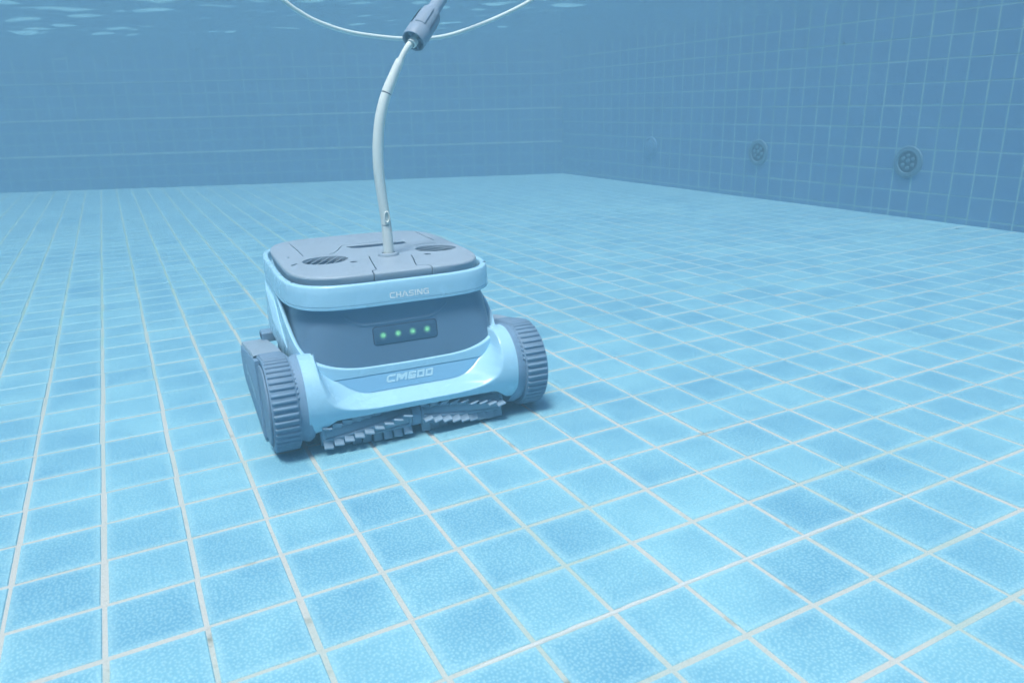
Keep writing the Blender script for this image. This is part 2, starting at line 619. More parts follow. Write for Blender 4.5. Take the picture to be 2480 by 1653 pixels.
# three wider, paler courses of grout run along the far wall
for z, w in ((2.5, 0.13), (5.0, 0.10), (7.5, 0.045)):
    V, F = [], []
    for k in range(80):
        u = -3 + 46.5 * k / 79
        ww = w * (0.75 + 0.5 * math.sin(k * 0.9) ** 2)
        for dz, n in ((-ww / 2, -0.04), (-ww / 2, TILE_H + 0.012), (ww / 2, TILE_H + 0.012), (ww / 2, -0.04)):
            V.append((FA[0] + FDIR[0] * u - FNRM[0] * n, FA[1] + FDIR[1] * u - FNRM[1] * n, z + dz))
    F = grid_faces(80, 4, flip=True)
    obj('grout_course', V, F, M['course'], fw, 0.6)
# the two sides of the basin behind and beside the camera
lx, ly = POOL_X0, POOL_Y0
V = [(lx, ly, -.9), (lx, 70, -.9), (lx, 70, TOP), (lx, ly, TOP), (lx - 2, ly - 2, -.9), (lx - 2, 72, -.9), (lx - 2, 72, TOP), (lx - 2, ly - 2, TOP),
     (35, ly, -.9), (35, ly, TOP), (35, ly - 2, -.9), (35, ly - 2, TOP)]
F = [(0, 3, 2, 1), (4, 5, 6, 7), (3, 7, 6, 2), (1, 2, 6, 5), (0, 8, 9, 3), (4, 7, 11, 10), (3, 9, 11, 7), (8, 10, 11, 9)]
basin = obj('pool_basin', V, F, M['basin'], None, None)
basin['kind'] = 'structure'


# ------------------------------------------------------------------ wall inlets
def wall_point(y, z):
    return Vector((POOL_X1 * S, y * S, z * S))


def inlet(y, z, kind, label):
    root = empty('wall_inlet', wall_point(y, z))
    tag(root, label, 'inlet', 'round inlet fittings in the pool wall')
    R = 0.70

    def put(name, prof, mat, n=40, parent=root):
        V, F = lathe(prof, n, 'x')
        V = V * np.array([-1, 1, 1])
        return obj(name, V, [f[::-1] for f in F], mat, parent, 0.5)
    if kind == 'cover':
        fl = put('flange', [(R, -0.02), (R, 0.05), (R - 0.03, 0.09), (R - 0.14, 0.105)], M['tile_wall'])
        put('cover_plate', [(R - 0.14, 0.105), (R - 0.16, 0.03), (R - 0.20, 0.03), (R - 0.22, 0.14), (0.3, 0.16), (0.001, 0.165)], M['tile_wall'])
        return
    put('flange', [(R, -0.02), (R, 0.05), (R - 0.025, 0.085), (R - 0.12, 0.10), (R - 0.14, 0.085), (R - 0.16, 0.10), (0.50, 0.10), (0.48, 0.08), (0.475, 0.03)], M['steel'])
    put('socket', [(0.48, 0.034), (0.42, 0.036), (0.20, 0.036), (0.001, 0.036)], M['fitting_dark'])
    Vb, Fb = lathe([(0.085, -0.0), (0.085, 0.030), (0.065, 0.045), (0.03, 0.05), (0.001, 0.05)], 16, 'x')
    Vb = Vb * np.array([-1, 1, 1])
    me = new_mesh('nozzle', Vb, [f[::-1] for f in Fb], 0.6)
    me.materials.append(M['steel'])
    rot = 0.5 if kind == 'a' else 1.3
    spots = [(0.0, 0.05)] + [(0.27 * math.cos(rot + 2 * math.pi * k / 6), 0.27 * math.sin(rot + 2 * math.pi * k / 6)) for k in range(6)]
    for (a, c) in spots:
        o = link('nozzle', me, None, root)
        o.location = (-0.036 * S, a * S, c * S)


inlet(14.1, 2.47, 'a', 'nearest round inlet, dark centre full of pale nozzles')
inlet(23.05, 2.5, 'b', 'middle round inlet with dark centre, between two other fittings')
inlet(32.5, 2.42, 'cover', 'pale blanked round inlet cover, farthest along the wall')

# ------------------------------------------------------------------ robot
TH = math.radians(-3.52)
RO = np.array([4.924, 3.84, TILE_H])
robot = empty('pool_cleaning_robot', RO * S, TH)
tag(robot, 'pale blue tracked pool cleaning robot standing on the tiled floor', 'pool robot')
NSE = 4.5
CYB = 2.55


def outline(a, b, n=200, cyb=CYB, e=NSE):
    """superellipse resampled by arc length, starting at the front centre and running to +x"""
    t = np.linspace(0, 2 * math.pi, 4001)
    c, s_ = np.cos(t - math.pi / 2), np.sin(t - math.pi / 2)
    x = a * np.sign(c) * np.abs(c) ** (2 / e)
    y = cyb + b * np.sign(s_) * np.abs(s_) ** (2 / e)
    d = np.concatenate([[0], np.cumsum(np.hypot(np.diff(x), np.diff(y)))])
    q = np.linspace(0, d[-1], n + 1)[:-1]
    return np.stack([np.interp(q, d, x), np.interp(q, d, y)], 1), q, d[-1]


def shell_ab(z, off=0.0):
    return 1.89 - off, 2.33 + (2.6 - z) * 0.055 - off


def expo(z):
    return float(np.interp(z, [1.15, 1.5, 2.2], [7.5, 6.5, NSE]))


def front_y(x, a, b, e=NSE):
    return CYB - b * max(0.0, 1 - abs(x / a) ** e) ** (1 / e)


UNIT = {}


def unit_outline(e):
    key = round(e * 4) / 4
    if key not in UNIT:
        UNIT[key] = (outline(1.89, 2.4, NC, CYB, key)[0] - np.array([0, CYB])) / np.array([1.89, 2.4])
    return UNIT[key]


def body_pt(i, a, b, z):
    k = expo(z) * 4
    k0 = math.floor(k)
    u = unit_outline(k0 / 4) * (1 - (k - k0)) + unit_outline((k0 + 1) / 4) * (k - k0)
    return (u[i][0] * a, CYB + u[i][1] * b, z)


def core_off(z):
    return 0.05 + 0.10 * max(0.0, min(1.0, (z - 1.16) / 1.1))


NC = 220
_, sarc, total = outline(1.89, 2.4, NC)
sarc = np.where(sarc > total / 2, sarc - total, sarc)


def z_low(s):
    s = abs(s)
    return float(np.interp(s, [0, 0.8, 1.1, 1.4, 1.7, 2.0, 2.35, 3.45, 3.7, 9], [1.16, 1.17, 1.205, 1.285, 1.41, 1.58, 1.77, 2.235, 2.26, 2.26]))


zl = np.array([z_low(s) for s in sarc])
for _ in range(3):
    zl = (np.roll(zl, 1) + zl * 2 + np.roll(zl, -1)) / 4
# shell: pale blue skirt open at the front for the dark panel
rows = []
for t in np.linspace(0, 1, 14):
    rows.append((t, 0.0, 0.0))
rows += [(1, 0.012, 0.010), (1, 0.03, 0.014), (1, 0.055, 0.010), (1, 0.08, -0.04)]
V = []
ZB = 1.035
for (t, off, dz) in rows:
    for i in range(NC):
        z = ZB + (zl[i] - 0.014 - ZB) * t + dz
        a, b_ = shell_ab(z, off)
        # outline point of the same arc index
        V.append((i, a, b_, z))
V = [body_pt(i, a, b_, z) for (i, a, b_, z) in V]
shell = obj('body_shell', V, grid_faces(len(rows), NC, closed=True), M['shell'], robot, 0.9)

# dark core behind the shell; its front is the slate panel
V = []
cz = [0.95, 1.05, 1.2, 1.4, 1.6, 1.8, 2.0, 2.2, 2.4]
for z in cz:
    a, b_ = shell_ab(z, core_off(z))
    for i in range(NC):
        V.append(body_pt(i, a, b_, z))
obj('front_panel', V, grid_faces(len(cz), NC, closed=True), M['panel'], robot, 0.9)


def core_pt(x, z, d=0.0):
    a, b_ = shell_ab(z, core_off(z))
    return (x, front_y(x, a, b_, expo(z)) - d, z)


# slim raised faceted frame over the display window
def strip_on_core(path, w, h, name, mat, parent):
    V, F = [], []
    P = smooth_path([(x, z, 0) for x, z in path], 60)
    T = np.gradient(P, axis=0)
    T /= np.linalg.norm(T, axis=1)[:, None]
    for k in range(60):
        nx_, nz_ = -T[k][1], T[k][0]
        for q, d in ((-1.0, -0.004), (-0.25, h), (0.25, h), (1.0, -0.004)):
            V.append(core_pt(P[k][0] + nx_ * w * q, P[k][1] + nz_ * w * q, d))
    return obj(name, V, grid_faces(60, 4), mat, parent, 1.2)


strip_on_core([(-1.0, 2.04), (-0.82, 1.91), (-0.62, 1.868), (0.0, 1.87), (0.45, 1.88), (0.62, 1.95), (0.78, 2.08)], 0.035, 0.012, 'brow_ridge', M['panel'], robot)

# handle ring round the top, with a fine seam near its lower edge
prof = [(0.10, 2.22), (0.02, 2.195), (0.004, 2.205), (0.0, 2.235), (0.0, 2.248), (0.012, 2.252), (0.012, 2.258), (0.0, 2.262), (0.0, 2.45), (0.003, 2.57), (0.012, 2.592), (0.03, 2.602),
        (0.085, 2.602), (0.10, 2.592), (0.108, 2.57), (0.12, 2.44), (0.14, 2.425), (0.32, 2.42)]
V = []
for off, z in prof:
    a, b_ = shell_ab(z, off)
    a += 0.012 * (1 - (z - 2.2) / 0.4)
    for i in range(NC):
        u = unit_outline(NSE)[i]
        V.append((u[0] * a, CYB + u[1] * b_, z))
ring = obj('handle_ring', V, grid_faces(len(prof), NC, closed=True), M['shell'], robot, 0.7)

# ------------------------------------------------------------------ lid with pockets cut into it
LZ = 2.72
lp, _, _ = outline(1.745, 2.12, 120)


def lid_ring(k, off, z):
    out = []
    for i in range(120):
        P = (lp[i] - np.array([0, CYB])) * np.array([(1.745 - off) / 1.745, (2.12 - off) / 2.12]) + np.array([0, CYB])
        out.append((P[0], P[1], z))
    return out


lrows = [(0.05, 2.40), (0.012, 2.60), (0.0, 2.672), (0.006, 2.694), (0.022, 2.709), (0.06, 2.717), (0.12, LZ)]
V = []
for off, z in lrows:
    V += lid_ring(0, off, z)
F = grid_faces(len(lrows), 120, closed=True)
nl = len(V)
F.append(tuple(range(120))[::-1])
F.append(tuple(nl - 120 + i for i in range(120)))
lid = obj('lid', V, F, M['lid'], robot, 0.5)
lid.data.materials.append(M['dark'])


def cutter(parts):
    VV, FF = [], []
    for V_, F_ in parts:
        b0 = len(VV)
        VV += [tuple(v) for v in V_]
        FF += [tuple(i + b0 for i in f) for f in F_]
    return VV, FF


def prism(poly, z0, z1):
    n = len(poly)
    area = sum(poly[i][0] * poly[(i + 1) % n][1] - poly[(i + 1) % n][0] * poly[i][1] for i in range(n))
    if area < 0:
        poly = poly[::-1]
    V_ = [(x, y, z0) for x, y in poly] + [(x, y, z1) for x, y in poly]
    F_ = [tuple(range(n))[::-1], tuple(range(n, 2 * n))] + [(i, (i + 1) % n, n + (i + 1) % n, n + i) for i in range(n)]
    return V_, F_


def ell(cx, cy, a, b_, rot, n=32):
    return [(cx + a * math.cos(t) * math.cos(rot) - b_ * math.sin(t) * math.sin(rot), cy + a * math.cos(t) * math.sin(rot) + b_ * math.sin(t) * math.cos(rot))
            for t in (2 * math.pi * k / n for k in range(n))]


def groove(path, w):
    P = np.asarray(path, float)
    T = np.gradient(P, axis=0)
    T /= np.linalg.norm(T, axis=1)[:, None]
    Nn = np.stack([-T[:, 1], T[:, 0]], 1) * w / 2
    return [tuple(q) for q in (P + Nn)] + [tuple(q) for q in (P - Nn)[::-1]]


VENTS = [(-0.95, 1.98, 0.42, 0.37, 0.15), (1.27, 2.05, 0.42, 0.30, -0.95)]
VENTS[1] = (1.20, 2.03, 0.40, 0.33, -0.3)
HOSE_X, HOSE_Y = 0.21, 1.85


def cpath(pts, n=24):
    return [(p[0], p[1]) for p in smooth_path([(x, y, 0) for x, y in pts], n)]


groups = [
    [prism(ell(*v), LZ - 0.10, LZ + 0.1) for v in VENTS]
    + [prism(ell(x, y, r, r, 0, 18), LZ - 0.09, LZ + 0.1) for x, y, r in ((-0.52, 1.56, 0.064), (0.88, 1.55, 0.064), (-1.52, 2.62, 0.036))]
    + [prism(ell(-1.53, 1.86, 0.10, 0.035, 0.9, 18), LZ - 0.07, LZ + 0.1)]
    + [prism(ell(HOSE_X, HOSE_Y, 0.20, 0.20, 0, 28), LZ - 0.12, LZ + 0.1)]
    + [prism([(-0.32, 3.16), (-0.25, 2.95), (-0.1, 2.86), (0.79, 2.84), (0.87, 2.93), (0.89, 3.13), (0.5, 3.13), (0.0, 3.15)], LZ - 0.13, LZ + 0.1)],
    [prism(groove([(-1.27, 4.1), (-1.26, 3.6), (-1.25, 3.1), (-1.25, 2.58)], 0.022), LZ - 0.03, LZ + 0.1),
     prism(groove(cpath([(-1.22, 2.54), (-1.0, 2.50), (-0.77, 2.52), (-0.60, 2.72), (-0.48, 3.02), (-0.33, 3.32), (0.0, 3.36), (0.45, 3.38), (0.92, 3.40)]), 0.022), LZ - 0.03, LZ + 0.1),
     prism(groove([(1.45, 4.1), (1.45, 3.8), (1.455, 3.4), (1.46, 2.9)], 0.022), LZ - 0.03, LZ + 0.1),
     prism(groove([(0.95, 2.60), (1.1, 2.62), (1.25, 2.62), (1.42, 2.63)], 0.034), LZ - 0.03, LZ + 0.1),
     prism(groove(cpath([(-0.12, 1.90), (-0.17, 1.8), (-0.30, 0.9), (-0.33, 0.7), (-0.42, 0.60), (-0.44, 0.40)]), 0.022), LZ - 0.30, LZ + 0.1),
     prism(groove(cpath([(0.58, 1.62), (0.52, 1.3), (0.40, 0.75), (0.42, 0.66), (0.56, 0.60), (0.60, 0.42)]), 0.022), LZ - 0.30, LZ + 0.1)],
]
for g in [[q] for gg in groups for q in gg]:
    cv, cf = cutter(g)
    cm = new_mesh('cut', cv, cf)
    cm.materials.append(M['lid'])
    co = link('cut', cm, None, robot)
    md = lid.modifiers.new('cut', 'BOOLEAN')
    md.operation = 'DIFFERENCE'
    md.solver = 'MANIFOLD'
    md.object = co
    bpy.context.view_layer.update()
    dg = bpy.context.evaluated_depsgraph_get()
    me = bpy.data.meshes.new_from_object(lid.evaluated_get(dg))
    lid.modifiers.clear()
    if len(me.vertices) > 100:
        lid.data = me
    bpy.data.objects.remove(co)
    bpy.data.meshes.remove(cm)
lid.data.shade_smooth()
lid.data.set_sharp_from_angle(angle=0.45)
lid.data.name = 'lid'

# vent floors, coloured dark for the shade inside the pockets, and blades
for vi, (cx, cy2, a, b_, rot) in enumerate(VENTS):
    V_, F_ = prism(ell(cx, cy2, a - 0.004, b_ - 0.004, rot), LZ - 0.098, LZ - 0.092)
    vf = obj('vent', V_, F_, M['dark'], lid, None)
    dirn = math.radians(58 if cx < 0 else -58)
    ux, uy = math.cos(dirn), math.sin(dirn)
    for k in range(6):
        q = (k - 2.5) * 0.135
        cxx, cyy = cx - uy * q, cy2 + ux * q
        # clip the blade to the ellipse
        ts = [t for t in np.linspace(-0.6, 0.6, 241)
              if (((cxx + ux * t - cx) * math.cos(rot) + (cyy + uy * t - cy2) * math.sin(rot)) / (a - 0.02)) ** 2
              + ((-(cxx + ux * t - cx) * math.sin(rot) + (cyy + uy * t - cy2) * math.cos(rot)) / (b_ - 0.02)) ** 2 < 1]
        if len(ts) < 20:
            continue
        bx, fx = bev_box(ts[-1] - ts[0], 0.085, 0.014, 0.004)
        tilt = Matrix.Rotation(-0.75, 3, 'X')
        rz = Matrix.Rotation(dirn, 3, 'Z')
        tm = (ts[-1] + ts[0]) / 2
        bx = np.array([tuple(rz @ (tilt @ Vector(v))) for v in bx]) + np.array([cxx + ux * tm, cyy + uy * tm, LZ - 0.042])
        obj('vent_blade', bx, fx, M['lid'], vf, 0.5)

for x, y, r in ((-0.52, 1.56, 0.062), (0.88, 1.55, 0.062), (-1.52, 2.62, 0.034)):
    V_, F_ = prism(ell(x, y, r * 0.97, r * 0.97, 0, 18), LZ - 0.088, LZ - 0.012)
    obj('screw_hole_shade', V_, F_, M['dark'], lid, None)  # dark plug standing in for the shade inside the hole
V_, F_ = prism([(-0.30, 3.15), (-0.24, 2.96), (-0.095, 2.87), (0.785, 2.85), (0.86, 2.935), (0.88, 3.12), (0.5, 3.12), (0.0, 3.14)], LZ - 0.128, LZ - 0.016)
obj('grip_slot_shade', V_, F_, M['dark'], lid, None)  # dark inlay standing in for the shade inside the slot
# hose collar on the lid
V_, F_ = lathe([(0.195, LZ - 0.12), (0.19, LZ - 0.02), (0.185, LZ + 0.02), (0.17, LZ + 0.045), (0.12, LZ + 0.05), (0.115, LZ - 0.05)], 36)
V_ = V_ + np.array([HOSE_X, HOSE_Y, 0])
obj('hose_collar', V_, F_, M['lid'], lid, 0.6)
# small dark dimple on the ring rim
for (x, y) in ((1.74, 0.86), (-1.72, 0.95)):
    V_, F_ = prism(ell(x, y, 0.028, 0.028, 0, 12), 2.590, 2.606)
    obj('rim_screw', V_, F_, M['dark'], ring, None)

# ------------------------------------------------------------------ display window and LEDs
def rrect(w, h, r, n=6):
    out = []
    for cx, cz2, a0 in ((w - r, h - r, 0), (-w + r, h - r, 90), (-w + r, -h + r, 180), (w - r, -h + r, 270)):
        for k in range(n + 1):
            t = math.radians(a0 + 90 * k / n)
            out.append((cx + r * math.cos(t), cz2 + r * math.sin(t)))
    return out


WX, WZ = -0.01, 1.66


def plate(w, h, r, d0, d1, bev, conf, cx, cz2, name, mat, parent):
    """rounded plate standing proud of a surface given by conf(x, z, d)"""
    o1 = rrect(w, h, r)
    o2 = rrect(w - bev, h - bev, max(r - bev, 0.005))
    n = len(o1)
    V_ = [conf(cx + x, cz2 + z, d0) for x, z in o1] + [conf(cx + x, cz2 + z, d1 - bev * 0.5) for x, z in o1] + [conf(cx + x, cz2 + z, d1) for x, z in o2]
    F_ = []
    for rr in range(2):
        for k in range(n):
            F_.append((rr * n + k, (rr + 1) * n + k, (rr + 1) * n + (k + 1) % n, rr * n + (k + 1) % n))
    F_.append(tuple(2 * n + k for k in range(n))[::-1])
    return obj(name, V_, F_, mat, parent, 0.6)


win = plate(0.575, 0.165, 0.06, -0.02, 0.006, 0.008, core_pt, WX, WZ, 'display_rim', M['dark'], robot)
win2 = plate(0.560, 0.150, 0.05, -0.02, 0.012, 0.006, core_pt, WX, WZ, 'display_window', M['window'], win)
for k in range(4):
    x = WX - 0.40 + 0.262 * k
    ctr = np.array(core_pt(x, WZ + 0.005, 0.0155))
    V_ = [(0, 0, 0)]
    for rr in (0.03, 0.06, 0.088):
        for t in range(20):
            aa = 2 * math.pi * t / 20
            px, pz = x + rr * math.cos(aa), WZ + 0.005 + rr * math.sin(aa)
            V_.append(tuple(np.array(core_pt(px, pz, 0.0155)) - ctr))
    F_ = [(0, 1 + (t + 1) % 20, 1 + t) for t in range(20)]
    for q in range(2):
        F_ += [(1 + q * 20 + t, 1 + q * 20 + (t + 1) % 20, 1 + (q + 1) * 20 + (t + 1) % 20, 1 + (q + 1) * 20 + t) for t in range(20)]
    o = obj('led', V_, F_, M['led'], win, None)
    o.location = ctr * S

# ------------------------------------------------------------------ lettering
def glyph(ch, w, h, t):
    """list of polygons (non overlapping) for one letter"""
    R_ = lambda x0, y0, x1, y1: [(x0, y0), (x1, y0), (x1, y1), (x0, y1)]
    c = t * 0.9
    if ch == 'C':
        return [[(c, 0), (w, 0), (w, t), (t * 1.2, t), (t, t * 1.2), (t, h - t * 1.2), (t * 1.2, h - t), (w, h - t), (w, h), (c, h), (0, h - c), (0, c)]]
    if ch == 'H':
        return [[(0, 0), (t, 0), (t, h / 2 - t / 2), (w - t, h / 2 - t / 2), (w - t, 0), (w, 0), (w, h), (w - t, h), (w - t, h / 2 + t / 2), (t, h / 2 + t / 2), (t, h), (0, h)]]
    if ch == 'A':
        m = w / 2
        return [[(-0.1 * w, 0), (-0.1 * w + 1.25 * t, 0), (m, h * 0.86), (m + 0.3 * t, h), (m - 0.6 * t, h)],
                [(w * 1.1 - 1.25 * t, 0), (w * 1.1, 0), (m + 0.75 * t, h * 0.93), (m + 0.25 * t, h * 0.62)],
                [(0.34 * w, 0.02), (0.34 * w + 1.5 * t, 0.02), (0.46 * w + 0.2 * t, 0.34 * h)]]
    if ch == 'S':
        return [[(0, 0), (w - c, 0), (w, c), (w, h / 2 + t / 2 - c), (w - c, h / 2 + t / 2), (t, h / 2 + t / 2), (t, h - t), (w, h - t), (w, h), (c, h), (0, h - c),
                 (0, h / 2 - t / 2 + c), (c, h / 2 - t / 2), (w - t, h / 2 - t / 2), (w - t, t), (0, t)]]
    if ch == 'I':
        return [R_(0, 0, t, h)]
    if ch == 'N':
        return [[(0, 0), (t, 0), (t, h - 1.7 * t), (w - t * 1.25, 0), (w, 0), (w, h), (w - t, h), (w - t, 1.7 * t), (t * 1.25, h), (0, h)]]
    if ch == 'G':
        return [[(c, 0), (w, 0), (w, h / 2 + t / 2), (w * 0.5, h / 2 + t / 2), (w * 0.5, h / 2 - t / 2), (w - t, h / 2 - t / 2), (w - t, t), (t, t), (t, h - t), (w, h - t), (w, h), (c, h), (0, h - c), (0, c)]]
    if ch == 'M':
        return [[(0, 0), (t, 0), (t, h - 1.5 * t), (w / 2 - t * 0.45, 0.12 * h), (w / 2 + t * 0.45, 0.12 * h), (w - t, h - 1.5 * t), (w - t, 0), (w, 0), (w, h), (w - t * 1.1, h), (w / 2, 0.12 * h + 2.2 * t), (t * 1.1, h), (0, h)]]
    if ch == '6':
        return [[(0, 0), (w, 0), (w, h * 0.6), (w - t, h * 0.6 - t), (w - t, t), (t, t), (t, h * 0.6 - t)][0:0] or
                [(0, 0), (w, 0), (w - t, t), (t, t), (t, h - t), (0, h)], [(t, h - t), (w, h - t), (w, h), (0, h)],
                [(w, 0), (w, 0.6 * h), (w - t, 0.6 * h - t), (w - t, t)], [(w, 0.6 * h), (t, 0.6 * h), (t, 0.6 * h - t), (w - t, 0.6 * h - t)]]
    if ch == '0':
        return [[(0, 0), (w, 0), (w - t, t), (t, t)], [(w, 0), (w, h), (w - t, h - t), (w - t, t)], [(w, h), (0, h), (t, h - t), (w - t, h - t)], [(0, h), (0, 0), (t, t), (t, h - t)]]
    return []


def lettering(text, widths, h, t, gap, shear, place, name, mat, parent):
    total_w = sum(widths) + gap * (len(text) - 1)
    x0 = -total_w / 2
    VV, FF = [], []
    for ch, w in zip(text, widths):
        for poly in glyph(ch, w, h, t):
            area = sum(poly[i][0] * poly[(i + 1) % len(poly)][1] - poly[(i + 1) % len(poly)][0] * poly[i][1] for i in range(len(poly)))
            if area < 0:
                poly = poly[::-1]
            b0 = len(VV)
            VV += [place(x0 + x + shear * (y - h / 2), y - h / 2) for x, y in poly]
            FF.append(tuple(range(b0, b0 + len(poly))))
        x0 += w + gap
    return obj(name, VV, FF, mat, parent, None)


def ring_pt(x, z, d=0.0):
    a, b_ = shell_ab(z, 0.0)
    return (x, front_y(x, a, b_) - d, z)


lettering('CHASING', [0.092, 0.088, 0.098, 0.088, 0.022, 0.096, 0.098], 0.100, 0.020, 0.018, 0.0, lambda x, y: ring_pt(0.09 + x, 2.355 + y, 0.006), 'brand_lettering', M['print'], ring)

# ------------------------------------------------------------------ front bumper: axle-wide cylinder with a scooped centre
AY, AZ, AR = 0.38, 0.78, 0.70
HX = 1.86
BTOP = AZ + AR - 0.0015


def y_cyl(z):
    return AY - math.sqrt(max(0.0, AR * AR - (z - AZ) ** 2))


def h_o(z):
    return float(np.interp(z, [0.58, 0.60, 0.63, 0.67, 0.73, 0.79, 0.92, 1.15, 1.45], [0.9, 1.02, 1.15, 1.26, 1.37, 1.45, 1.53, 1.58, 1.60]))


def h_i(z):
    return float(np.interp(z, [0.72, 0.74, 0.78, 0.86, 1.05, 1.22, 1.45], [0.6, 0.78, 0.95, 1.10, 1.36, 1.52, 1.58]))


def y_in(z, x):
    base = shell_ab(max(z, 1.0))
    fy = front_y(x, base[0], base[1], 7.5)
    if z > 1.06:
        return fy + 0.03 + (z - 1.06) * 0.9
    return fy + 0.03 - 0.34 * (1.06 - z)


def bump_y(x, z):
    a = (h_o(z) - abs(x)) / max(h_o(z) - h_i(z), 0.05)
    c = (z - 0.60) / 0.135
    a, c = max(0.0, min(1.0, a)), max(0.0, min(1.0, c))
    w = max(0.0, 1 - ((1 - a) ** 2.6 + (1 - c) ** 2.6) ** (1 / 2.6))
    w = w * (1.25 - 0.25 * w)
    yc = y_cyl(z)
    return yc + (max(y_in(z, x), yc) - yc) * w


def z_bot(x):
    return float(np.interp(abs(x), [0, 1.40, 1.47, 1.68, 1.74, 2.2], [0.485, 0.485, 0.455, 0.285, 0.265, 0.265]))


nxc, nzr = 150, 84
xs = np.linspace(-HX, HX, nxc)
GX = np.tile(xs, (nzr, 1))
ZB_ = np.array([z_bot(x) for x in xs])
tt_ = np.sin(np.linspace(0, 1, nzr) * math.pi / 2 * 0.999) * 0.5 + np.linspace(0, 1, nzr) * 0.5
GZ = ZB_[None, :] + (BTOP - ZB_)[None, :] * (tt_ / tt_[-1])[:, None]
GY = np.array([[bump_y(GX[j, i], GZ[j, i]) for i in range(nxc)] for j in range(nzr)])
for _ in range(1):
    G2 = GY.copy()
    G2[1:-1, 1:-1] = (GY[1:-1, 1:-1] * 2 + GY[:-2, 1:-1] + GY[2:, 1:-1] + GY[1:-1, :-2] + GY[1:-1, 2:]) / 6
    GY = G2
V = [(x, y, z) for x, y, z in zip(GX.ravel(), GY.ravel(), GZ.ravel())]
low = [(GX[0, i], GY[0, i] + 0.05, GZ[0, i] - 0.006) for i in range(nxc)]
low2 = [(x, y + 0.06, z + 0.10) for x, y, z in low]
V = low2 + low + V
bumper = obj('bumper', V, grid_faces(nzr + 2, nxc), M['shell'], robot, 0.75)
for sgn in (-1, 1):
    V_ = []
    for x in np.linspace(1.62, HX - 0.001, 6):
        for t in np.linspace(math.radians(104), math.radians(20), 20):
            V_.append((sgn * x, AY + (AR - 0.002) * math.cos(t), AZ + (AR - 0.002) * math.sin(t)))
    obj('bumper_shoulder', V_, grid_faces(6, 20, flip=sgn > 0), M['shell'], bumper, 1.0)
# end cheeks of the bumper
for sgn in (-1, 1):
    pts = []
    for t in np.linspace(0, 1, 40):
        z = z_bot(HX) + (BTOP - z_bot(HX)) * t
        pts.append((y_cyl(z), z))
    n = len(pts)
    V_ = [(sgn * HX, y, z) for y, z in pts] + [(sgn * (HX - 0.004), AY, z) for y, z in pts]
    obj('bumper_cheek', V_, grid_faces(2, n, flip=sgn < 0), M['shell'], bumper, None)

# badge panel inside the scoop
NB, NBX = 16, 90
V = []
for j in range(NB):
    z = 0.755 + (1.03 - 0.755) * j / (NB - 1)
    hw = h_i(z) - 0.03
    for i in range(NBX):
        x = -hw + 2 * hw * i / (NBX - 1)
        V.append((x, bump_y(x, z) - 0.009, z))
badge = obj('badge_panel', V, grid_faces(NB, NBX), M['badge'], robot, 0.9)
lettering('CM600', [0.155, 0.19, 0.135, 0.135, 0.135], 0.125, 0.036, 0.022, 0.30, lambda x, y: (-0.03 + x, bump_y(-0.03 + x, 0.925 + y) - 0.016, 0.925 + y), 'model_lettering', M['print_soft'], badge)

# ------------------------------------------------------------------ chassis between the tracks
V = []
czs = [(0.26, 0.35, 0.0), (0.40, 0.22, 0.0), (0.9, 0.20, 0), (1.06, 0.3, 0)]
chp, _, _ = outline(1.86, 2.2, 100)
for z, ins, _q in czs:
    for i in range(100):
        P = (chp[i] - np.array([0, CYB])) * np.array([(1.86 - ins * 0.15) / 1.86, (2.2 - ins * 0.6) / 2.2]) + np.array([0, CYB])
        y = P[1]
        if z < 0.7:
            y = max(y, 0.62)
        V.append((P[0], y, z))
F = grid_faces(len(czs), 100, closed=True)
F.append(tuple(range(100))[::-1])
obj('chassis', V, F, M['chassis'], robot, 0.7)
# axle housing behind the brush
V_, F_ = lathe([(0.62, -1.95), (0.62, -1.5), (0.58, -1.48), (0.58, 1.48), (0.62, 1.5), (0.62, 1.95)], 40, 'x')
V_ = V_ + np.array([0, AY + 0.06, AZ])
V_[:, 2] = np.maximum(V_[:, 2], 0.42)
V_[:, 1] = np.maximum(V_[:, 1], 0.36)
obj('axle_housing', V_, F_, M['chassis'], robot, 0.6)
# side mouldings, ribs on the flanks and the small latch at the rear
for sgn in (-1, 1):
    for k in range(5):
        y0 = 2.15 + 0.30 * k
        P = smooth_path([(sgn * 1.885, y0 + 0.42, 2.10), (sgn * 1.90, y0 + 0.05, 1.85), (sgn * 1.905, y0 - 0.42, 1.58), (sgn * 1.90, y0 - 0.85, 1.36)], 20)
        for q in P:
            a, b_ = shell_ab(q[2])
            tt = min(1, abs((q[1] - CYB) / b_))
            q[0] = sgn * a * (1 - tt ** expo(q[2])) ** (1 / expo(q[2]))
        rad = [0.030 * min(1, 0.2 + min(i, 19 - i) / 5) for i in range(20)]
        V_, F_ = sweep(P, rad, 8)
        obj('flank_rib', V_, F_, M['shell'], shell, 1.0)
    bx, fx = bev_box(0.30, 0.34, 0.20, 0.02)
    latch = obj('side_latch', bx + np.array([sgn * 1.93, 4.0, 0.88]), fx, M['chassis'], robot, 0.5)
    bx, fx = bev_box(0.04, 0.26, 0.10, 0.01)
    obj('latch_pocket', bx + np.array([sgn * 2.075, 4.0, 0.89]), fx, M['dark'], latch, 0.5)

# ------------------------------------------------------------------ tracks
C1, R1 = (0.18, 0.79), 0.752
C2, R2 = (3.70, 0.44), 0.402


